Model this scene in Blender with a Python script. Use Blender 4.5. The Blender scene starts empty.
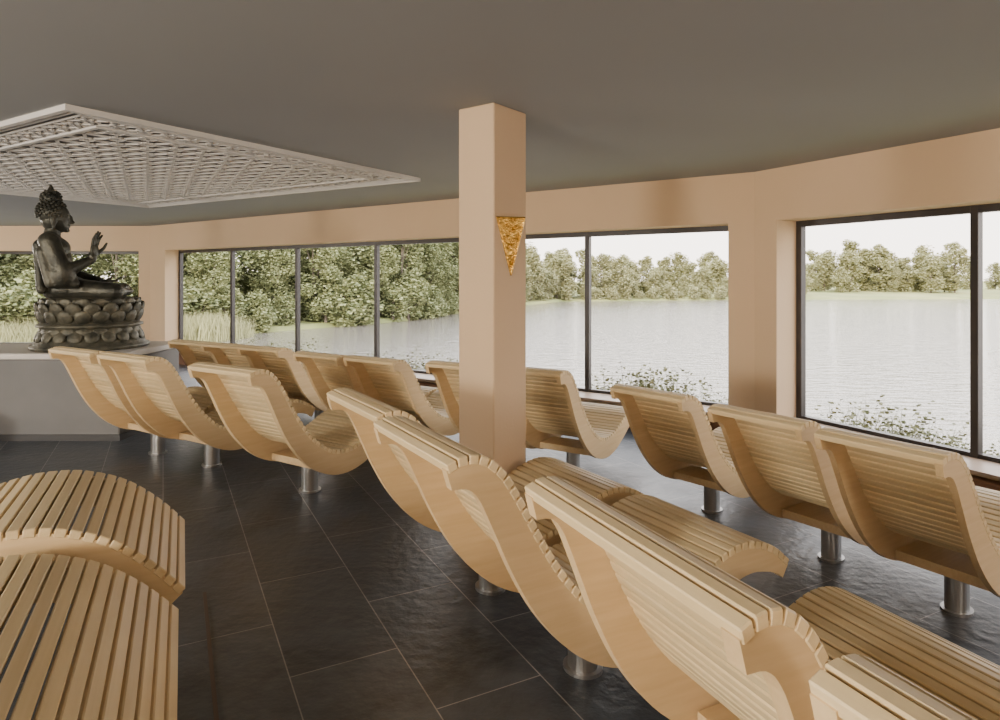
import bpy, bmesh, math, random
from mathutils import Vector, Matrix, noise
random.seed(7)
scene = bpy.context.scene
E=1.6; CEIL=2.62

# ---------------- helpers ----------------
def mat(name, col, rough=0.6, metal=0.0, spec=0.5):
    m=bpy.data.materials.new(name); m.use_nodes=True
    b=m.node_tree.nodes['Principled BSDF']
    b.inputs['Base Color'].default_value=(*col,1); b.inputs['Roughness'].default_value=rough
    b.inputs['Metallic'].default_value=metal
    b.inputs['Specular IOR Level'].default_value=spec
    return m
def nodes(m): return m.node_tree.nodes, m.node_tree.links, m.node_tree.nodes['Principled BSDF']
def noisy(m, c1, c2, scale=5, detail=4, bump=0.0, bscale=None, coord='Object', sc=(1,1,1)):
    n,l,b=nodes(m)
    tc=n.new('ShaderNodeTexCoord'); mp=n.new('ShaderNodeMapping'); mp.inputs['Scale'].default_value=sc
    l.new(tc.outputs[coord],mp.inputs[0])
    t=n.new('ShaderNodeTexNoise'); t.inputs['Scale'].default_value=scale; t.inputs['Detail'].default_value=detail
    l.new(mp.outputs[0],t.inputs['Vector'])
    r=n.new('ShaderNodeValToRGB'); r.color_ramp.elements[0].position=.3; r.color_ramp.elements[1].position=.7
    r.color_ramp.elements[0].color=(*c1,1); r.color_ramp.elements[1].color=(*c2,1)
    l.new(t.outputs[0],r.inputs[0]); l.new(r.outputs[0],b.inputs['Base Color'])
    if bump:
        t2=n.new('ShaderNodeTexNoise'); t2.inputs['Scale'].default_value=bscale or scale*6; t2.inputs['Detail'].default_value=5
        l.new(mp.outputs[0],t2.inputs['Vector'])
        bp=n.new('ShaderNodeBump'); bp.inputs['Strength'].default_value=bump; bp.inputs['Distance'].default_value=.02
        l.new(t2.outputs[0],bp.inputs['Height']); l.new(bp.outputs[0],b.inputs['Normal'])
    return r
def newobj(name, bm, mats, smooth=False, parent=None):
    me=bpy.data.meshes.new(name); bm.normal_update(); bm.to_mesh(me); bm.free()
    for m in mats: me.materials.append(m)
    if smooth:
        for p in me.polygons: p.use_smooth=True
    o=bpy.data.objects.new(name,me); scene.collection.objects.link(o)
    if parent: o.parent=parent
    return o
def empty(name, loc=(0,0,0), rotz=0):
    e=bpy.data.objects.new(name,None); e.location=loc; e.rotation_euler=(0,0,rotz); e.empty_display_size=.2
    scene.collection.objects.link(e); return e
def box(bm, c, s, M=None, mi=0, bevel=0):
    r=bmesh.ops.create_cube(bm,size=1)
    vs=r['verts']
    for v in vs:
        v.co=Vector((v.co.x*s[0],v.co.y*s[1],v.co.z*s[2]))
    fs=set(f for v in vs for f in v.link_faces)
    for f in fs: f.material_index=mi
    if bevel:
        es=list(set(e for v in vs for e in v.link_edges))
        rr=bmesh.ops.bevel(bm,geom=es,offset=bevel,segments=1,affect='EDGES')
        vs=list(set(v for f in rr['faces'] for v in f.verts)|set(v for v in vs if v.is_valid))
        for f in set(f for v in vs for f in v.link_faces): f.material_index=mi
    for v in vs:
        v.co=v.co+Vector(c)
        if M: v.co=M@v.co
    return vs
def cyl(bm, c, r1, r2, h, seg=24, M=None, mi=0):
    r=bmesh.ops.create_cone(bm,cap_ends=True,segments=seg,radius1=r1,radius2=r2,depth=h)
    for v in r['verts']:
        v.co=v.co+Vector(c)+Vector((0,0,h/2))
        if M: v.co=M@v.co
    for f in set(f for v in r['verts'] for f in v.link_faces): f.material_index=mi
    return r['verts']
def capsule(bm, p0, r0, p1, r1, seg=14):
    p0=Vector(p0);p1=Vector(p1); d=p1-p0
    for p,r in ((p0,r0),(p1,r1)):
        q=bmesh.ops.create_uvsphere(bm,u_segments=seg,v_segments=10,radius=r)
        for v in q['verts']: v.co+=p
    if d.length>1e-5:
        q=bmesh.ops.create_cone(bm,cap_ends=True,segments=seg,radius1=r0,radius2=r1,depth=d.length)
        R=d.to_track_quat('Z','Y').to_matrix()
        for v in q['verts']: v.co=R@v.co+(p0+p1)/2
def ellip(bm,c,s,rot=None,seg=20):
    q=bmesh.ops.create_uvsphere(bm,u_segments=seg,v_segments=max(6,int(seg*.7)),radius=1)
    for v in q['verts']:
        w=Vector((v.co.x*s[0],v.co.y*s[1],v.co.z*s[2]))
        if rot: w=rot@w
        v.co=w+Vector(c)

# ---------------- materials ----------------
wallm=mat('peach_plaster',(.64,.475,.31),.85); noisy(wallm,(.63,.463,.298),(.66,.487,.322),1.2,3,.08,60)
ceilm=mat('grey_ceiling_paint',(.26,.255,.25),.9); noisy(ceilm,(.262,.267,.268),(.28,.285,.287),.6,2)
framem=mat('dark_window_metal',(.035,.03,.03),.4)
sillm=mat('sill_stone',(.42,.3,.22),.4); noisy(sillm,(.36,.25,.18),(.46,.34,.25),4,4)
brownm=mat('brown_wood_ledge',(.2,.09,.045),.5); noisy(brownm,(.16,.07,.035),(.25,.12,.06),6,4)
stripm=mat('floor_joint_strip',(.10,.07,.055),.5)

# floor
floorm=mat('slate_tiles',(.03,.033,.038),.4)
n,l,b=nodes(floorm)
tc=n.new('ShaderNodeTexCoord'); mp=n.new('ShaderNodeMapping'); mp.inputs['Rotation'].default_value=(0,0,math.radians(62.6))
l.new(tc.outputs['Object'],mp.inputs[0])
br=n.new('ShaderNodeTexBrick'); br.inputs['Scale'].default_value=1.0
br.inputs['Brick Width'].default_value=.9; br.inputs['Row Height'].default_value=.45
br.inputs['Mortar Size'].default_value=.0028; br.inputs['Mortar Smooth'].default_value=.2
br.inputs['Color1'].default_value=(.046,.054,.066,1); br.inputs['Color2'].default_value=(.075,.083,.097,1); br.inputs['Mortar'].default_value=(.26,.25,.245,1)
br.inputs['Bias'].default_value=0
l.new(mp.outputs[0],br.inputs['Vector'])
ns=n.new('ShaderNodeTexNoise'); ns.inputs['Scale'].default_value=3; ns.inputs['Detail'].default_value=9; ns.inputs['Roughness'].default_value=.7
l.new(tc.outputs['Object'],ns.inputs['Vector'])
mr=n.new('ShaderNodeMapRange'); mr.inputs['From Min'].default_value=.3; mr.inputs['From Max'].default_value=.7; mr.inputs['To Min'].default_value=.55; mr.inputs['To Max'].default_value=1.5
l.new(ns.outputs[0],mr.inputs[0])
mx=n.new('ShaderNodeMix'); mx.data_type='RGBA'; mx.blend_type='MULTIPLY'; mx.inputs['Factor'].default_value=1
l.new(br.outputs['Color'],mx.inputs['A']); l.new(mr.outputs[0],mx.inputs['B']); l.new(mx.outputs['Result'],b.inputs['Base Color'])
mr2=n.new('ShaderNodeMapRange'); mr2.inputs['From Min'].default_value=.3; mr2.inputs['From Max'].default_value=.7; mr2.inputs['To Min'].default_value=.28; mr2.inputs['To Max'].default_value=.48
l.new(ns.outputs[0],mr2.inputs[0]); l.new(mr2.outputs[0],b.inputs['Roughness'])
n2=n.new('ShaderNodeTexNoise'); n2.inputs['Scale'].default_value=16; n2.inputs['Detail'].default_value=8
l.new(tc.outputs['Object'],n2.inputs['Vector'])
bp=n.new('ShaderNodeBump'); bp.inputs['Strength'].default_value=.45; bp.inputs['Distance'].default_value=.014
l.new(n2.outputs[0],bp.inputs['Height']); l.new(bp.outputs[0],b.inputs['Normal'])

def woodmat(name,c1,c2,axis):
    m=mat(name,c1,.5); n,l,b=nodes(m)
    sc={'Y':(30,1.2,30),'X':(2,30,30)}[axis]
    r=noisy(m,c1,c2,1.5,5,0,sc=sc)
    g=n.new('ShaderNodeNewGeometry'); mr=n.new('ShaderNodeMapRange'); mr.inputs['To Min'].default_value=.86; mr.inputs['To Max'].default_value=1.06
    l.new(g.outputs['Random Per Island'],mr.inputs[0])
    mx=n.new('ShaderNodeMix'); mx.data_type='RGBA'; mx.blend_type='MULTIPLY'; mx.inputs['Factor'].default_value=1
    l.new(r.outputs[0],mx.inputs['A']); l.new(mr.outputs[0],mx.inputs['B']); l.new(mx.outputs['Result'],b.inputs['Base Color'])
    return m
slatm=woodmat('ash_wood_slats',(.69,.525,.285),(.79,.625,.375),'Y')
plym=woodmat('plywood_side_panels',(.69,.495,.26),(.77,.575,.33),'X')
steelm=mat('brushed_steel',(.42,.42,.42),.35,.9)
whitem=mat('carved_plaster_lattice',(.64,.62,.59),.8)
latback=mat('lattice_backing',(.11,.105,.1),.9)
goldm=mat('gold_leaf_glass',(.75,.48,.12),.25,.85); r=noisy(goldm,(.4,.19,.02),(.95,.62,.17),28,4,.5,60)
bronzem=mat('patinated_bronze',(.03,.03,.026),.4,.55); noisy(bronzem,(.022,.024,.02),(.095,.092,.07),7,6,.3,40)
bronze2=mat('worn_bronze_base',(.1,.09,.07),.5,.5); noisy(bronze2,(.035,.037,.03),(.15,.14,.10),9,6,.3,40)
plinthm=mat('grey_render_plinth',(.18,.18,.178),.7); noisy(plinthm,(.165,.165,.165),(.205,.20,.198),2,4)
slabm=mat('pale_stone_slab',(.62,.59,.55),.4)
darkm=mat('dark_step',(.06,.06,.063),.5)

# ---------------- room shell ----------------
A=Vector((2.45,6.25)); um=Vector((-.82,.572)).normalized(); nm=Vector((um.y,-um.x))
ur=Vector((.46,-.888)).normalized(); nr=Vector((-ur.y,ur.x))
if nm.y<0: nm=-nm
if nr.x<0: nr=-nr
B=A+um*11.36; C=A+ur*5.2
G=Vector((-15,B.y))
H=Vector((-15,-4)); I=Vector((C.x,-4))
poly=[C,A,B,G,H,I]
def slab(name,z0,z1,m,grow=.6):
    bm=bmesh.new(); cen=sum(poly,Vector((0,0)))/len(poly)
    pts=[p+(p-cen).normalized()*grow for p in poly]
    lo=[bm.verts.new((p.x,p.y,z0)) for p in pts]; hi=[bm.verts.new((p.x,p.y,z1)) for p in pts]
    bm.faces.new(lo); bm.faces.new(hi[::-1])
    for i in range(len(pts)):
        j=(i+1)%len(pts); bm.faces.new((lo[i],lo[j],hi[j],hi[i]))
    bmesh.ops.recalc_face_normals(bm,faces=bm.faces)
    return newobj(name,bm,[m])
slab('floor',-.25,0,floorm,.35); slab('ceiling',CEIL,CEIL+.25,ceilm)
TH=.34; ZS=.25; ZH=2.137
def wallmatx(P,u,nn):
    return Matrix(((u.x,nn.x,0,P.x),(u.y,nn.y,0,P.y),(0,0,1,0),(0,0,0,1)))
def wall(name,P0,P1,nout,openings=()):
    u=(P1-P0).normalized(); L=(P1-P0).length; M=wallmatx(P0,u,nout)
    bm=bmesh.new()
    def bx(t0,t1,z0,z1):
        box(bm,((t0+t1)/2,TH/2,(z0+z1)/2),(t1-t0,TH,z1-z0),M)
    t=-.15
    for (a,bb) in openings:
        bx(t,a,0,CEIL); bx(a,bb,0,ZS); bx(a,bb,ZH,CEIL); t=bb
    bx(t,L+.15,0,CEIL)
    bmesh.ops.recalc_face_normals(bm,faces=bm.faces)
    return newobj(name,bm,[wallm]),M
glassm=bpy.data.materials.new('window_glass'); glassm.use_nodes=True
n=glassm.node_tree.nodes; l=glassm.node_tree.links; n.clear()
o=n.new('ShaderNodeOutputMaterial'); tr=n.new('ShaderNodeBsdfTransparent'); tr.inputs[0].default_value=(.97,.975,.97,1)
l.new(tr.outputs[0],o.inputs[0])
def window(name,M,ts):
    e=empty(name); bm=bmesh.new(); y=TH-.04; fw=.055
    for i,t in enumerate(ts):
        tt=t+(fw/2 if i==0 else (-fw/2 if i==len(ts)-1 else 0))
        box(bm,(tt,y,(ZS+ZH)/2),(fw,.07,ZH-ZS),M,bevel=.004)
    for z in (ZS+fw/2,ZH-fw/2):
        box(bm,((ts[0]+ts[-1])/2,y,z),(ts[-1]-ts[0],.065,fw),M)
    newobj('frame',bm,[framem],parent=e)
    bm=bmesh.new()
    box(bm,((ts[0]+ts[-1])/2,y,(ZS+ZH)/2),(ts[-1]-ts[0]-.02,.006,ZH-ZS-.02),M)
    newobj('glass',bm,[glassm],parent=e)
tm=[.25,1.94,3.68,5.41,7.23,9.05,10.8]
w,Mm=wall('wall_mid',A,B,nm,[(tm[0],tm[-1])]); window('window_1',Mm,tm)
trr=[.25,1.77,3.3,4.8]
w,Mr=wall('wall_right',A,C,nr,[(trr[0],trr[-1])]); window('window_2',Mr,trr)
tl=[.22,2.1,3.9,5.7,7.5]
w,Ml=wall('wall_left',B,G,Vector((0,1)),[(tl[0],tl[-1])]); window('window_3',Ml,tl)
wall('wall_far_left',H,G,Vector((-1,0)))
wall('wall_back',H,I,Vector((0,-1)))
wall('wall_side',I,C,Vector((1,0)))
k=0
for nmn,M,t0,t1 in (('mid',Mm,.25,10.8),('right',Mr,.25,4.8),('left',Ml,.22,7.5)):
    k+=1
    bm=bmesh.new(); box(bm,((t0+t1)/2,.10,ZS+.012),(t1-t0,.38,.024),M); newobj('trim_%d'%k,bm,[sillm])
    bm=bmesh.new(); box(bm,((t0+t1)/2,-.055,.195),(t1-t0+.1,.10,.05),M,bevel=.01); box(bm,((t0+t1)/2,-.03,.085),(t1-t0+.1,.05,.17),M)
    newobj('baseboard_'+nmn,bm,[brownm])

# ---------------- column ----------------
u=Vector((-.8,.6)); v=Vector((.6,.8)); C0=Vector((-.035,3.77)); cc=C0+u*.135+v*.165
Mc=Matrix(((u.x,v.x,0,cc.x),(u.y,v.y,0,cc.y),(0,0,1,0),(0,0,0,1)))
bm=bmesh.new(); box(bm,(0,0,CEIL/2),(.27,.33,CEIL),Mc,bevel=.006)
bmesh.ops.recalc_face_normals(bm,faces=bm.faces); newobj('column',bm,[wallm])
bm=bmesh.new(); x0=-.137
zt,zb=1.955,1.62; hw=.14
P=[(x0,-hw,zt),(x0,hw,zt),(x0,0,zb),(x0-.10,0,zt+.0)]
V=[bm.verts.new(Mc@Vector(p)) for p in P]
bm.faces.new((V[0],V[3],V[2])); bm.faces.new((V[3],V[1],V[2])); bm.faces.new((V[0],V[1],V[3])); bm.faces.new((V[0],V[2],V[1]))
bmesh.ops.recalc_face_normals(bm,faces=bm.faces)
def rod(bm,p,q,r): 
    p=Mc@Vector(p);q=Mc@Vector(q); capsule(bm,p,r,q,r,8)
for p,q in ((0,3),(3,1),(0,2),(1,2),(3,2)): rod(bm,P[p],P[q],.006)
newobj('wall_sconce',bm,[goldm])

# ---------------- ceiling ornament ----------------
P1=Vector((-2.54,3.79)); P2=Vector((-.80,6.63)); e1=(P2-P1).normalized(); LA=(P2-P1).length; e2=Vector((-e1.y,e1.x)); LB=4.84
Mo=Matrix(((e1.x,e2.x,0,P1.x),(e1.y,e2.y,0,P1.y),(0,0,1,0),(0,0,0,1)))
orn=empty('carved_ceiling_panel')
bm=bmesh.new(); box(bm,(LA/2,LB/2,CEIL-.004),(LA-.02,LB-.02,.008),Mo); newobj('backing',bm,[latback],parent=orn)
bm=bmesh.new()
def bar(p,q,wd,z=CEIL-.014,h=.012):
    p=Vector(p);q=Vector(q);d=q-p; L=d.length
    if L<.01: return
    a=math.atan2(d.y,d.x); R=Mo@Matrix.Translation(((p.x+q.x)/2,(p.y+q.y)/2,z))@Matrix.Rotation(a,4,'Z')
    box(bm,(0,0,0),(L,wd,h),R)
def frame(i,wd,h):
    z=CEIL-h/2
    bar((i,i-wd/2),(i,LB-i+wd/2),wd,z,h); bar((LA-i,i-wd/2),(LA-i,LB-i+wd/2),wd,z,h)
    bar((i+wd/2,i),(LA-i-wd/2,i),wd,z,h); bar((i+wd/2,LB-i),(LA-i-wd/2,LB-i),wd,z,h)
frame(.025,.035,.035); frame(.09,.02,.025); frame(.37,.035,.03); frame(.165,.012,.02)
def border(p,q,nv):
    p=Vector(p);q=Vector(q); L=(q-p).length; n_=int(L/.17); d=(q-p)/n_
    for i in range(n_):
        a=p+d*i; b_=p+d*(i+1); c=nv*.155
        bar(a,b_+c,.016); bar(a+c,b_,.016); bar(a+d/2,a+d/2+c,.012)
        m_=(a+b_+c)/2
        bar(m_-d*.3,m_+c*.3,.012); bar(m_+c*.3,m_+d*.3,.012); bar(m_+d*.3,m_-c*.3,.012); bar(m_-c*.3,m_-d*.3,.012)
i0=.185
border((i0,i0),(i0,LB-i0),Vector((1,0))); border((LA-i0,i0),(LA-i0,LB-i0),Vector((-1,0)))
border((.36,i0),(LA-.36,i0),Vector((0,1))); border((.36,LB-i0),(LA-.36,LB-i0),Vector((0,-1)))
x0_,x1_,y0_,y1_=.38,LA-.38,.38,LB-.38
pt=.225
def clipbar(p,d,wd):
    t0,t1=-1e9,1e9
    for c,dd,lo,hi in ((p.x,d.x,x0_,x1_),(p.y,d.y,y0_,y1_)):
        if abs(dd)<1e-9:
            if c<lo or c>hi: return
        else:
            a,b_=(lo-c)/dd,(hi-c)/dd
            if a>b_: a,b_=b_,a
            t0=max(t0,a);t1=min(t1,b_)
    if t1-t0>.02: bar(p+d*t0,p+d*t1,wd)
cen=Vector(((x0_+x1_)/2,(y0_+y1_)/2))
for ang in (0,60,120):
    d=Vector((math.cos(math.radians(ang)),math.sin(math.radians(ang)))); nn=Vector((-d.y,d.x))
    for i in range(-20,21):
        clipbar(cen+nn*(i*pt*.866*1.0),d,.020)
for i in range(-12,13):
    for j in range(-14,15):
        c=cen+Vector((i*pt+ (j%2)*pt/2, j*pt*.866))
        if x0_+.05<c.x<x1_-.05 and y0_+.05<c.y<y1_-.05:
            r_=.062
            pts=[c+Vector((math.cos(math.radians(60*k_+30)),math.sin(math.radians(60*k_+30))))*r_ for k_ in range(6)]
            for k_ in range(6): bar(pts[k_],pts[(k_+1)%6],.012,CEIL-.016,.012)
newobj('lattice',bm,[whitem],parent=orn)

# ---------------- loungers ----------------
prof=[(0,.975),(.07,.995),(.15,.985),(.23,.93),(.31,.82),(.40,.68),(.50,.55),(.62,.44),(.75,.37),(.88,.345),(1.02,.36),(1.16,.41),(1.30,.465),(1.42,.49),(1.54,.48),(1.66,.435),(1.76,.365)]
prof2=[(0,1.0),(.07,1.02),(.15,1.01),(.24,.95),(.34,.85),(.45,.74),(.57,.64),(.72,.56),(.90,.52),(1.08,.53),(1.26,.58),(1.44,.65),(1.60,.71),(1.74,.75),(1.86,.76),(1.98,.745),(2.12,.69),(2.25,.59),(2.36,.47)]
def catmull(P,n=10):
    out=[]; Q=[P[0]]+P+[P[-1]]
    for i in range(1,len(Q)-2):
        p0,p1,p2,p3=[Vector(q) for q in Q[i-1:i+3]]
        for k in range(n):
            t=k/n
            out.append(.5*((2*p1)+(-p0+p2)*t+(2*p0-5*p1+4*p2-p3)*t*t+(-p0+3*p1-3*p2+p3)*t**3))
    out.append(Vector(P[-1])); return out
def lounger_mesh(prof,LEG,beam,W=.68):
    cur=catmull(prof); acc=[0]
    for i in range(1,len(cur)): acc.append(acc[-1]+(cur[i]-cur[i-1]).length)
    def at(s):
        s=max(0,min(acc[-1],s))
        for i in range(1,len(cur)):
            if acc[i]>=s:
                t=(s-acc[i-1])/(acc[i]-acc[i-1]); p=cur[i-1].lerp(cur[i],t); a=cur[max(0,i-2)]; b_=cur[min(len(cur)-1,i+1)]
                return p,(b_-a).normalized()
        return cur[-1],(cur[-1]-cur[-3]).normalized()
    bm=bmesh.new(); pitch=.0455; N=int(acc[-1]/pitch)
    for i in range(N+1):
        s=acc[-1]*(i+.5)/(N+1)
        p,t=at(s); a=math.atan2(t.y,t.x)
        M=Matrix.Translation((p.x-LEG,0,p.y))@Matrix.Rotation(-a,4,'Y')
        box(bm,(0,0,-.014),(.0365,W,.030),M,0,bevel=.0035)
    for sy in (-1,1):
        ya=sy*(W/2-.003); yb=sy*(W/2-.040)
        K=60; rows=[]
        for i in range(K+1):
            s=acc[-1]*i/K; p,t=at(s); nrm=Vector((-t.y,t.x))
            x=i/K
            dep=.055+.095*math.sin(math.pi*min(1,max(0,x*1.02)))**.7
            top=p-nrm*.017; bot=p-nrm*(.024+dep)
            rows.append([bm.verts.new((top.x-LEG,ya,top.y)),bm.verts.new((bot.x-LEG,ya,bot.y)),bm.verts.new((bot.x-LEG,yb,bot.y)),bm.verts.new((top.x-LEG,yb,top.y))])
        for i in range(K):
            for j in range(4):
                f=bm.faces.new((rows[i][j],rows[i][(j+1)%4],rows[i+1][(j+1)%4],rows[i+1][j])); f.material_index=1
        for r_ in (rows[0],rows[-1]):
            f=bm.faces.new(r_); f.material_index=1
    box(bm,(0,0,beam),(.26,W-.10,.05),None,1)
    cyl(bm,(0,0,.012),.065,.065,beam-.03,28,None,2)
    cyl(bm,(0,0,0),.085,.085,.014,28,None,2)
    bmesh.ops.recalc_face_normals(bm,faces=bm.faces)
    me=bpy.data.meshes.new('wooden_lounger'); bm.to_mesh(me); bm.free()
    for m in (slatm,plym,steelm): me.materials.append(m)
    return me
LM=lounger_mesh(prof,.84,.235); LM2=lounger_mesh(prof2,1.1,.40)
def lounger(x,y,th,zs=1,ws=1,ls=1,me=None):
    o=bpy.data.objects.new('wooden_lounger',me or LM); scene.collection.objects.link(o)
    o.location=(x,y,0); o.rotation_euler=(0,0,math.radians(th)); o.scale=(ls,ws,zs)
# outer row
lounger(2.20,3.13,33,.92,.77,.92); lounger(1.89,3.71,35,.92,.78,.92); lounger(1.46,4.48,40,.91,.80,.90)
lounger(.60,5.33,57,.95,.85,.93); lounger(.06,5.62,60,.95,.85,.95)
lounger(-.68,6.1,56,.93,.86,.93); lounger(-1.22,6.42,56,.93,.86,.93)
lounger(-1.95,7.05,60,.93,.85); lounger(-2.45,7.35,60,.93,.85); lounger(-2.95,7.65,60,.93,.85)
# middle row
lounger(-3.127,5.94,58,1.02,1,.90); lounger(-2.465,5.56,58,1.02,1,.92); lounger(-1.433,4.9,57,1.02,1,.92)
# foreground row
lounger(-.05,3.355,32,1.05,1,.90); lounger(.34,2.67,30,1.05,1,.93)
lounger(.843,1.72,24,1.04,1.2,.8); lounger(1.22,.85,24,1.04,1.18,.8)
# left foreground pair, feet towards the aisle
def gf(cx,cy,th,ws,zs):
    d=Vector((math.cos(math.radians(th)),math.sin(math.radians(th)))); w_=Vector((d.y,-d.x))
    p=Vector((cx,cy))+w_*.34*ws-d*(prof2[-1][0]-1.1); lounger(p.x,p.y,th,zs,ws,1,LM2)
gf(-1.45,3.0,26,1.08,1.02); gf(-1.105,2.245,26,1.36,.965)
bm=bmesh.new(); a=Vector((-1.5,3.3)); b_=Vector((-.75,1.8)); d=(b_-a); 
M=Matrix.Translation(((a.x+b_.x)/2,(a.y+b_.y)/2,.002))@Matrix.Rotation(math.atan2(d.y,d.x),4,'Z')
box(bm,(0,0,0),(d.length,.016,.006),M); newobj('trim_floor_strip',bm,[stripm])

# ---------------- plinth ----------------
PT=.86
bm=bmesh.new(); px=-4.4
box(bm,(px,7.0,.40),(1.3,1.2,.80),None,0,bevel=.01)
box(bm,(px,7.0,PT-.03),(1.38,1.28,.06),None,1,bevel=.008)
box(bm,(px,7.0,.03),(1.34,1.24,.06),None,2)
newobj('statue_plinth',bm,[plinthm,slabm,darkm])
bm=bmesh.new()
box(bm,(-6.27,7.3,.38),(2.25,.9,.76),None,0,bevel=.01); box(bm,(-6.27,7.3,.79),(2.25,.95,.06),None,1,bevel=.008)
box(bm,(-5.83,6.3,.17),(1.36,1.0,.34),None,2,bevel=.01); box(bm,(-5.83,6.3,.37),(1.38,1.04,.05),None,2,bevel=.01)
newobj('stepped_bench',bm,[plinthm,slabm,darkm])

# ---------------- buddha ----------------
bud=empty('buddha_statue',(-4.37,6.95,PT),math.radians(33))
bm=bmesh.new()
def lathe(profile,sx,sy,seg=96):
    rings=[]
    for (r_,z) in profile:
        rings.append([bm.verts.new((r_*math.cos(2*math.pi*i/seg)*sx,r_*math.sin(2*math.pi*i/seg)*sy,z)) for i in range(seg)])
    for i in range(len(rings)-1):
        for j in range(seg): bm.faces.new((rings[i][j],rings[i][(j+1)%seg],rings[i+1][(j+1)%seg],rings[i+1][j]))
    bm.faces.new(rings[0][::-1]); bm.faces.new(rings[-1])
lathe([(.54,0),(.56,.01),(.56,.045),(.52,.055),(.52,.08),(.48,.10),(.46,.20),(.47,.225),(.50,.235),(.50,.26),(.47,.27),(.45,.30),(.45,.40),(.47,.50),(.44,.53),(.36,.54)],.98,.95)
def petals(R,z,n_,sz,tilt,off=0):
    for i in range(n_):
        a=2*math.pi*(i+off)/n_; q=Matrix.Rotation(a,3,'Z')@Matrix.Rotation(tilt,3,'Y')
        ellip(bm,(R*math.cos(a)*.98,R*math.sin(a)*.95,z),(sz*.35,R*math.pi/n_*.98,sz),q,12)
petals(.475,.145,20,.075,-.45); petals(.46,.20,20,.05,-.3,.5)
petals(.47,.34,18,.075,.35); petals(.475,.41,18,.085,.35,.5); petals(.455,.475,18,.06,.25)
o=newobj('lotus_base',bm,[bronze2],smooth=True,parent=bud)
bm=bmesh.new()
ellip(bm,(-.22,0,.62),(.22,.27,.15))
for s in (-1,1):
    capsule(bm,(-.18,s*.14,.62),.125,(.20,s*.34,.60),.09)
    capsule(bm,(.20,s*.34,.60),.088,(.32,-s*.02,.60+.01*(s+1)),.055)
    ellip(bm,(.29,-s*.10,.65),(.06,.12,.04))
ellip(bm,(.06,0,.60),(.34,.36,.075))
ellip(bm,(-.30,0,.74),(.17,.20,.17)); ellip(bm,(-.33,0,.90),(.17,.21,.2)); ellip(bm,(-.35,0,1.05),(.17,.255,.13))
capsule(bm,(-.37,-.22,1.11),.095,(-.37,.22,1.11),.095)
capsule(bm,(-.36,0,1.10),.08,(-.335,0,1.26),.075)
for i in range(7):
    z=.74+i*.045
    capsule(bm,(-.21+.02*math.sin(i),.15,z+.05),.02,(-.23,-.15,z-.07),.018)
capsule(bm,(-.36,-.29,1.10),.098,(-.24,-.35,.80),.076); capsule(bm,(-.24,-.35,.80),.074,(.0,-.29,.93),.044)
for i in range(5):
    capsule(bm,(-.42+.04*i,-.31,1.0-.03*i),.055,(-.35+.05*i,-.34,.68),.05)
ellip(bm,(-.25,-.34,.77),(.12,.08,.14))
capsule(bm,(-.36,.29,1.10),.095,(-.24,.35,.80),.076); capsule(bm,(-.24,.35,.80),.072,(.10,.12,.70),.042)
ellip(bm,(.14,.06,.70),(.07,.09,.028))
for i in range(6):
    y=-.15+.06*i; capsule(bm,(-.47,y,1.08),.035,(-.43,y*1.4,.62),.045)
body=newobj('body',bm,[bronzem],parent=bud)
rm=body.modifiers.new('r','REMESH'); rm.mode='VOXEL'; rm.voxel_size=.012; rm.use_smooth_shade=True
sm=body.modifiers.new('s','SMOOTH'); sm.iterations=4; sm.factor=.5
bm=bmesh.new()
hc=Vector((0,0,0))
ellip(bm,hc,(.118,.105,.145)); ellip(bm,hc+Vector((.03,0,-.07)),(.082,.078,.075))
ellip(bm,hc+Vector((.115,0,-.015)),(.022,.018,.045)); ellip(bm,hc+Vector((.130,0,-.04)),(.022,.022,.016))
for s in (-1,1):
    ellip(bm,hc+Vector((.092,s*.042,.012)),(.022,.026,.011)); ellip(bm,hc+Vector((.098,s*.042,.035)),(.014,.034,.007))
    ellip(bm,hc+Vector((-.01,s*.108,-.03)),(.030,.013,.062)); ellip(bm,hc+Vector((-.008,s*.104,-.09)),(.016,.011,.035))
ellip(bm,hc+Vector((.103,0,-.075)),(.016,.032,.008)); ellip(bm,hc+Vector((.101,0,-.088)),(.015,.024,.008)); ellip(bm,hc+Vector((.085,0,-.118)),(.028,.03,.022))
hd=newobj('head',bm,[bronzem],parent=bud); HP=(-.32,0,1.37); HS=(1.15,1.15,1.10)
hd.location=HP; hd.scale=HS
rm=hd.modifiers.new('r','REMESH'); rm.mode='VOXEL'; rm.voxel_size=.006; rm.use_smooth_shade=True
sm=hd.modifiers.new('s','SMOOTH'); sm.iterations=3
bm=bmesh.new()
ellip(bm,hc+Vector((-.022,0,.045)),(.118,.115,.125)); ellip(bm,hc+Vector((-.03,0,.18)),(.078,.074,.075)); capsule(bm,hc+Vector((-.03,0,.22)),.045,hc+Vector((-.03,0,.295)),.012)
for i in range(190):
    z=1-2*(i+.5)/190; th=i*2.39996; r_=math.sqrt(1-z*z)
    p=Vector((r_*math.cos(th),r_*math.sin(th),z))
    if p.z<-.35: continue
    if p.x>.55 and p.z<.45: continue
    q=hc+Vector((-.022+p.x*.12,p.y*.117,.045+p.z*.127)); ellip(bm,q,(.0135,.0135,.0135),seg=8)
for i in range(60):
    z=1-2*(i+.5)/60; th=i*2.39996; r_=math.sqrt(1-z*z)
    if z<-.5: continue
    q=hc+Vector((-.03+r_*math.cos(th)*.08,r_*math.sin(th)*.076,.18+z*.077)); ellip(bm,q,(.0125,.0125,.0125),seg=8)
hr=newobj('hair',bm,[bronzem],smooth=True,parent=bud); hr.location=HP; hr.scale=HS
bm=bmesh.new(); w0=Vector((0,0,0))
ellip(bm,w0+Vector((.022,0,.085)),(.024,.052,.075)); capsule(bm,w0,.036,w0+Vector((.01,0,.05)),.033)
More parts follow.
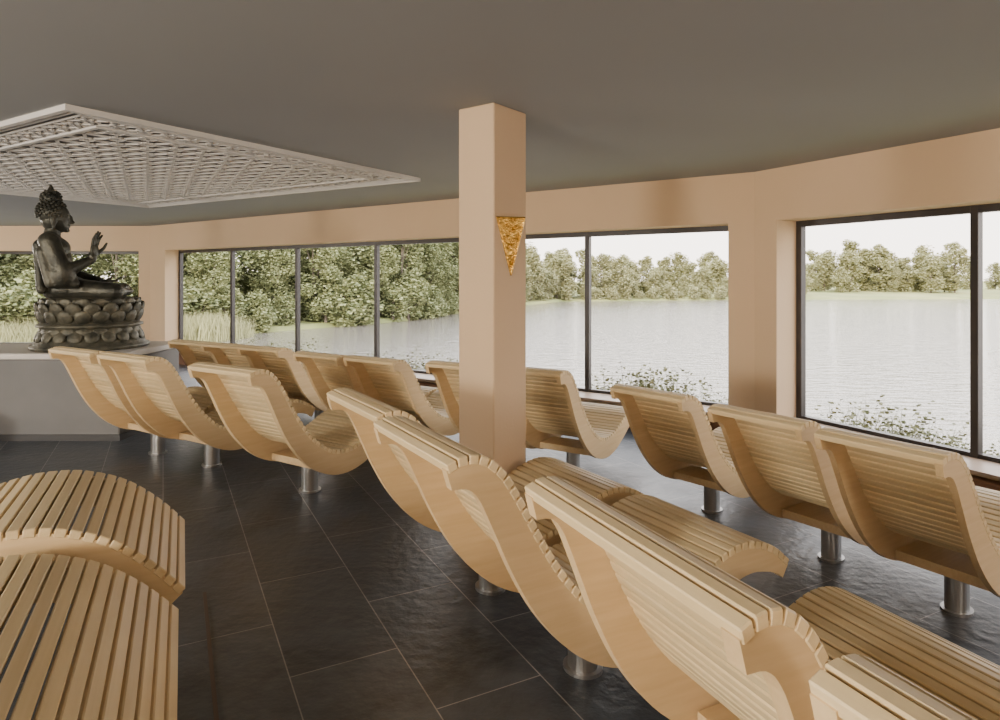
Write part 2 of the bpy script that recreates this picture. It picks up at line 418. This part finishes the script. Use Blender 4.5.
for i,(dy,L) in enumerate(((-.038,.095),(-.013,.115),(.013,.108),(.038,.085))):
    b0=w0+Vector((.026,dy,.135)); m0=b0+Vector((.010,dy*.15,L*.5)); t0=m0+Vector((.024,dy*.1,L*.48))
    capsule(bm,b0,.0135,m0,.012,10); capsule(bm,m0,.012,t0,.0095,10)
b0=w0+Vector((.03,.042,.06)); m0=b0+Vector((.03,.035,.045)); t0=m0+Vector((.018,.012,.045))
capsule(bm,b0,.018,m0,.014,10); capsule(bm,m0,.014,t0,.010,10)
h=newobj('raised_hand',bm,[bronzem],parent=bud); h.location=(.0,-.29,.93); h.scale=(1.2,1.2,1.15); h.rotation_euler=(0,0,math.radians(-28))
rm=h.modifiers.new('r','REMESH'); rm.mode='VOXEL'; rm.voxel_size=.005; rm.use_smooth_shade=True
bm=bmesh.new()
ellip(bm,(.15,.05,.705),(.06,.055,.022))
for i,dy in enumerate((-.038,-.013,.013,.038)):
    b0=Vector((.19,.05+dy,.705)); m0=b0+Vector((.05,dy*.1,.012)); t0=m0+Vector((.035,0,.03))
    capsule(bm,b0,.0135,m0,.012,10); capsule(bm,m0,.012,t0,.0095,10)
capsule(bm,(.13,-.005,.71),.017,(.17,-.04,.735),.013,10); capsule(bm,(.17,-.04,.735),.013,(.20,-.045,.755),.010,10)
h=newobj('lap_hand',bm,[bronzem],parent=bud)
rm=h.modifiers.new('r','REMESH'); rm.mode='VOXEL'; rm.voxel_size=.005; rm.use_smooth_shade=True

# ---------------- outdoors ----------------
waterm=mat('lake_water',(.23,.205,.185),.06,0,1.0)
n,l,b=nodes(waterm); b.inputs['IOR'].default_value=1.8
tc=n.new('ShaderNodeTexCoord'); mp=n.new('ShaderNodeMapping'); mp.inputs['Scale'].default_value=(1,2.2,1); mp.inputs['Rotation'].default_value=(0,0,.15)
l.new(tc.outputs['Object'],mp.inputs[0])
t=n.new('ShaderNodeTexNoise'); t.inputs['Scale'].default_value=1.5; t.inputs['Detail'].default_value=4; t.inputs['Roughness'].default_value=.55; l.new(mp.outputs[0],t.inputs['Vector'])
bp=n.new('ShaderNodeBump'); bp.inputs['Strength'].default_value=1.0; bp.inputs['Distance'].default_value=.09
l.new(t.outputs[0],bp.inputs['Height']); l.new(bp.outputs[0],b.inputs['Normal'])
bm=bmesh.new(); vs=[bm.verts.new(p) for p in ((-250,-20,-1.5),(300,-20,-1.5),(300,400,-1.5),(-250,400,-1.5))]; bm.faces.new(vs)
newobj('lake_water',bm,[waterm])
grassm=mat('meadow_grass',(.3,.28,.12),.9); noisy(grassm,(.22,.25,.09),(.44,.42,.18),.15,6)
shore=[(-60,10),(-26,24),(-18.5,30),(-13.8,36),(-7,46),(-2,62),(8,85),(35,92),(73,95),(111,92),(200,60)]
bm=bmesh.new(); rows=[]
for (x,y) in shore:
    rows.append([bm.verts.new((x*f,y*f,z)) for f,z in ((1,-1.65),(1.02,-1.25),(1.2,-.7),(4,-.3))])
for i in range(len(rows)-1):
    for j in range(3): bm.faces.new((rows[i][j],rows[i+1][j],rows[i+1][j+1],rows[i][j+1]))
newobj('far_shore_ground',bm,[grassm])
bm=bmesh.new(); inner=[G+Vector((0,.4)),B+Vector((0,.4)),A+(nm+nr)*.25,C+nr*.4,I+Vector((.4,0))]; outd=[Vector((0,1)),Vector((.3,1)).normalized(),(nm+nr).normalized(),nr,Vector((1,0))]
rows=[]
for p,d in zip(inner,outd):
    rows.append([bm.verts.new((p.x+d.x*q,p.y+d.y*q,z)) for q,z in ((0,-.1),(1.4,-.25),(3.2,-1.1),(4.2,-1.7))])
for i in range(len(rows)-1):
    for j in range(3): bm.faces.new((rows[i][j],rows[i+1][j],rows[i+1][j+1],rows[i][j+1]))
newobj('near_bank_ground',bm,[grassm])
def leafmat(name,c1,c2):
    m=mat(name,c1,.8,0,.2); n,l,b=nodes(m)
    g=n.new('ShaderNodeNewGeometry'); r=n.new('ShaderNodeValToRGB'); r.color_ramp.elements[0].color=(*c1,1); r.color_ramp.elements[1].color=(*c2,1)
    l.new(g.outputs['Random Per Island'],r.inputs[0]); l.new(r.outputs[0],b.inputs['Base Color'])
    return m
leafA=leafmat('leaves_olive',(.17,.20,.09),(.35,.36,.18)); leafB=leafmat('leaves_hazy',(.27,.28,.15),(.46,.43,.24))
barkm=mat('bark',(.16,.13,.1),.9)
def leafquad(bm,p,s,mi=0):
    R=Matrix.Rotation(random.uniform(0,6.28),3,'Z')@Matrix.Rotation(random.uniform(-1.2,1.2),3,'X')
    q=[Vector((-s,-s*.6,0)),Vector((s,-s*.6,0)),Vector((s*.7,s*.6,s*.2)),Vector((-s*.7,s*.6,-s*.2))]
    f=bm.faces.new([bm.verts.new(p+R@a) for a in q]); f.material_index=mi
def treemesh(name,H_,Wd,nl,ls,leaf,low=.25):
    bm=bmesh.new()
    capsule(bm,(0,0,-.3),.16,(0.1,0,H_*.7),.06,8)
    for f in bm.faces: f.material_index=1
    blobs=[]
    for i in range(24):
        a=random.uniform(0,6.28); zz=low+(.93-low)*(i+random.random())/24; rr=Wd*(1.05-abs(zz-.45)*1.2)*random.uniform(.2,.75)
        c=Vector((math.cos(a)*rr,math.sin(a)*rr,zz*H_)); blobs.append((c,Wd*random.uniform(.18,.42)))
        if i%3==0:
            k0=len(bm.faces); capsule(bm,(0,0,H_*zz*.55),.05,c,.02,6); bm.faces.ensure_lookup_table()
            for f in bm.faces[k0:]: f.material_index=1
    for i in range(nl):
        c,r_=random.choice(blobs); d=Vector((random.gauss(0,1),random.gauss(0,1),random.gauss(0,1))).normalized()
        p=c+Vector((d.x,d.y,d.z*.85))*r_*random.uniform(.5,1.2)
        leafquad(bm,p,ls*random.uniform(.6,1.3))
    me=bpy.data.meshes.new(name); bm.to_mesh(me); bm.free(); me.materials.append(leaf); me.materials.append(barkm); return me
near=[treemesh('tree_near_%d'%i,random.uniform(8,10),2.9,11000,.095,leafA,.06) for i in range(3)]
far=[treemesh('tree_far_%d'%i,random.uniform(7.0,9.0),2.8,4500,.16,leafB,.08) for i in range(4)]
bushes=[treemesh('bush_%d'%i,2.6,1.7,3000,.10,leafA,.05) for i in range(2)]
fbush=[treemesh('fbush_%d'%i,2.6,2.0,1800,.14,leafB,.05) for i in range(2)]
tle=empty('shoreline_vegetation'); 
def inst(me,x,y,z,s,sz=1):
    o=bpy.data.objects.new('tree',me); scene.collection.objects.link(o); o.parent=tle
    o.location=(x,y,z); o.scale=(s,s,s*sz); o.rotation_euler=(0,0,random.uniform(0,6.28))
def along(pts,step,offs,meshes,s0,s1,jit=.8,z=-1.2):
    for i in range(len(pts)-1):
        a=Vector(pts[i]);b_=Vector(pts[i+1]); L=(b_-a).length; n_=max(1,int(L/step))
        for k in range(n_):
            p=a.lerp(b_,(k+random.random()*.7)/n_); d=p.normalized()
            p=p+d*(offs+random.uniform(-jit,jit)); inst(random.choice(meshes),p.x,p.y,z,random.uniform(s0,s1))
nearpts=[(-45,14),(-26,24),(-18.5,30),(-13.8,36),(-7,46),(-2.5,60)]
along(nearpts,2.6,3,near,.65,.9); along(nearpts,2.4,6.5,near,.95,1.2); along(nearpts,3,10,near,1.0,1.3)
along(nearpts,1.8,.9,bushes,.7,1.2,.5,-1.4)
farpts=[(-2.5,60),(2,72),(8,85),(22,89)]
along(farpts,2.4,3,far,.5,.78); along(farpts,2.6,8,far,.65,.95)
farpts2=[(22,89),(35,92),(44,93)]
along(farpts2,2.2,5,far,.4,.65); along(farpts2,2.2,14,far,.65,.9)
along([(44,93),(60,94),(68,94.5)],2.0,20,far,.5,1.15,4,-.8); along([(44,93),(60,94),(66,95)],2.4,33,far,.8,1.15,3,-.8)
along([(76,95),(90,94),(111,92)],2.5,10,far,.55,.9,2,-1); along([(78,92),(84,91)],3,4,far,.4,.7)
along([(22,89),(60,94),(110,92)],2.4,42,far,.6,.9,4,-.8)
along([(8,85),(22,89),(35,92),(42,93)],2.0,1.5,fbush,.4,.7,.4,-1.4)
reedm=leafmat('reeds',(.28,.28,.14),(.42,.40,.21)); shrubm=leafmat('shrub_leaves',(.10,.11,.05),(.26,.25,.14))
def reedmesh(n_,R_,hmin,hmax,w_=.012,heads=False,m=None):
    bm=bmesh.new()
    for i in range(n_):
        a=random.uniform(0,6.28); r_=R_*math.sqrt(random.random()); p=Vector((math.cos(a)*r_,math.sin(a)*r_,-.1)); h_=random.uniform(hmin,hmax)
        lean=Vector((random.uniform(-.25,.25),random.uniform(-.25,.25),1))*h_; q=p+lean*.6; t=p+Vector((lean.x*1.4,lean.y*1.4,lean.z)); sd=Vector((math.cos(a+1),math.sin(a+1),0))*w_
        v1,v2=bm.verts.new(p-sd),bm.verts.new(p+sd); v3,v4=bm.verts.new(q+sd*.8),bm.verts.new(q-sd*.8); v5=bm.verts.new(t)
        bm.faces.new((v1,v2,v3,v4)); bm.faces.new((v4,v3,v5))
        if heads:
            for k_ in range(9):
                f_=random.random(); c_=p.lerp(q,f_*2) if f_<.5 else q.lerp(t,f_*2-1)
                leafquad(bm,c_+Vector((random.gauss(0,.03),random.gauss(0,.03),random.gauss(0,.02))),.018,0)
    me=bpy.data.meshes.new('reeds'); bm.to_mesh(me); bm.free(); me.materials.append(m or reedm); return me
rd=reedmesh(400,1.6,.8,1.6,.018)
for i in range(34):
    x=random.uniform(0,1); a=Vector(nearpts[1]).lerp(Vector(nearpts[3]),x)*.97; 
    o=bpy.data.objects.new('reeds',rd); scene.collection.objects.link(o); o.parent=tle; o.location=(a.x+random.uniform(-1,1),a.y+random.uniform(-1,.5),-1.5); o.rotation_euler=(0,0,random.uniform(0,6)); o.scale=(1,1,random.uniform(.7,1.1))
sh=reedmesh(150,.42,.35,.72,.004,True,shrubm)
shb=empty('window_shrubs')
def shrub(M,t,off,s,z=-.3):
    p=M@Vector((t,TH+off,z)); o=bpy.data.objects.new('shrub',sh); scene.collection.objects.link(o); o.parent=shb; o.location=p; o.scale=(s,s,s); o.rotation_euler=(0,0,random.uniform(0,6))
for t,s in ((.5,.95),(1.35,1.25),(1.65,1.35),(4.5,1.1),(5.2,1.2),(6.5,1.1),(8.5,1.2),(9.8,1.2)): shrub(Mm,t,.8,s)
for t,s in ((.45,1.1),(.8,1.05),(1.2,.8),(1.95,1.0),(2.3,1.2),(2.9,1.1)): shrub(Mr,t,.8,s)

# ---------------- light ----------------
w=bpy.data.worlds.new('sky'); scene.world=w; w.use_nodes=True; n=w.node_tree.nodes; l=w.node_tree.links
bg=n['Background']; tc=n.new('ShaderNodeTexCoord'); sp=n.new('ShaderNodeSeparateXYZ'); l.new(tc.outputs['Generated'],sp.inputs[0])
r=n.new('ShaderNodeValToRGB'); r.color_ramp.elements[0].position=0; r.color_ramp.elements[0].color=(1,.88,.79,1); r.color_ramp.elements[1].position=.6; r.color_ramp.elements[1].color=(.82,.84,.90,1)
l.new(sp.outputs['Z'],r.inputs[0]); l.new(r.outputs[0],bg.inputs[0]); bg.inputs[1].default_value=6.0
s=bpy.data.lights.new('sun','SUN'); s.energy=4.5; s.angle=.05; s.color=(1,.86,.64); so=bpy.data.objects.new('sun',s); scene.collection.objects.link(so)
so.rotation_euler=Vector((.35,.85,-.42)).to_track_quat('-Z','Y').to_euler()
def fill_light(x,y,e,z=1.7):  # added out-of-view point light to brighten the room, on an invented stand
    em=empty('fill_light',(x,y,0)); bm=bmesh.new(); cyl(bm,(0,0,0),.16,.16,.02); cyl(bm,(0,0,.02),.012,.012,z-.2); newobj('fill_stand',bm,[steelm],parent=em)
    L=bpy.data.lights.new('fill_point','POINT'); L.energy=e; L.color=(1,.91,.79); L.shadow_soft_size=.4
    o=bpy.data.objects.new('fill_point',L); scene.collection.objects.link(o); o.location=(0,0,z); o.parent=em
fill_light(-3.9,-2.0,1080); fill_light(3.9,-2.4,200); fill_light(-7.6,2.0,580); fill_light(-11,8.5,500)

# ---------------- camera ----------------
cam=bpy.data.cameras.new('camera'); co=bpy.data.objects.new('camera',cam); scene.collection.objects.link(co)
co.location=(0,0,E); co.rotation_euler=(math.radians(90),0,0); cam.sensor_width=36; cam.lens=23.4; cam.shift_y=-.082; cam.clip_end=1500; cam.clip_start=.02
scene.camera=co
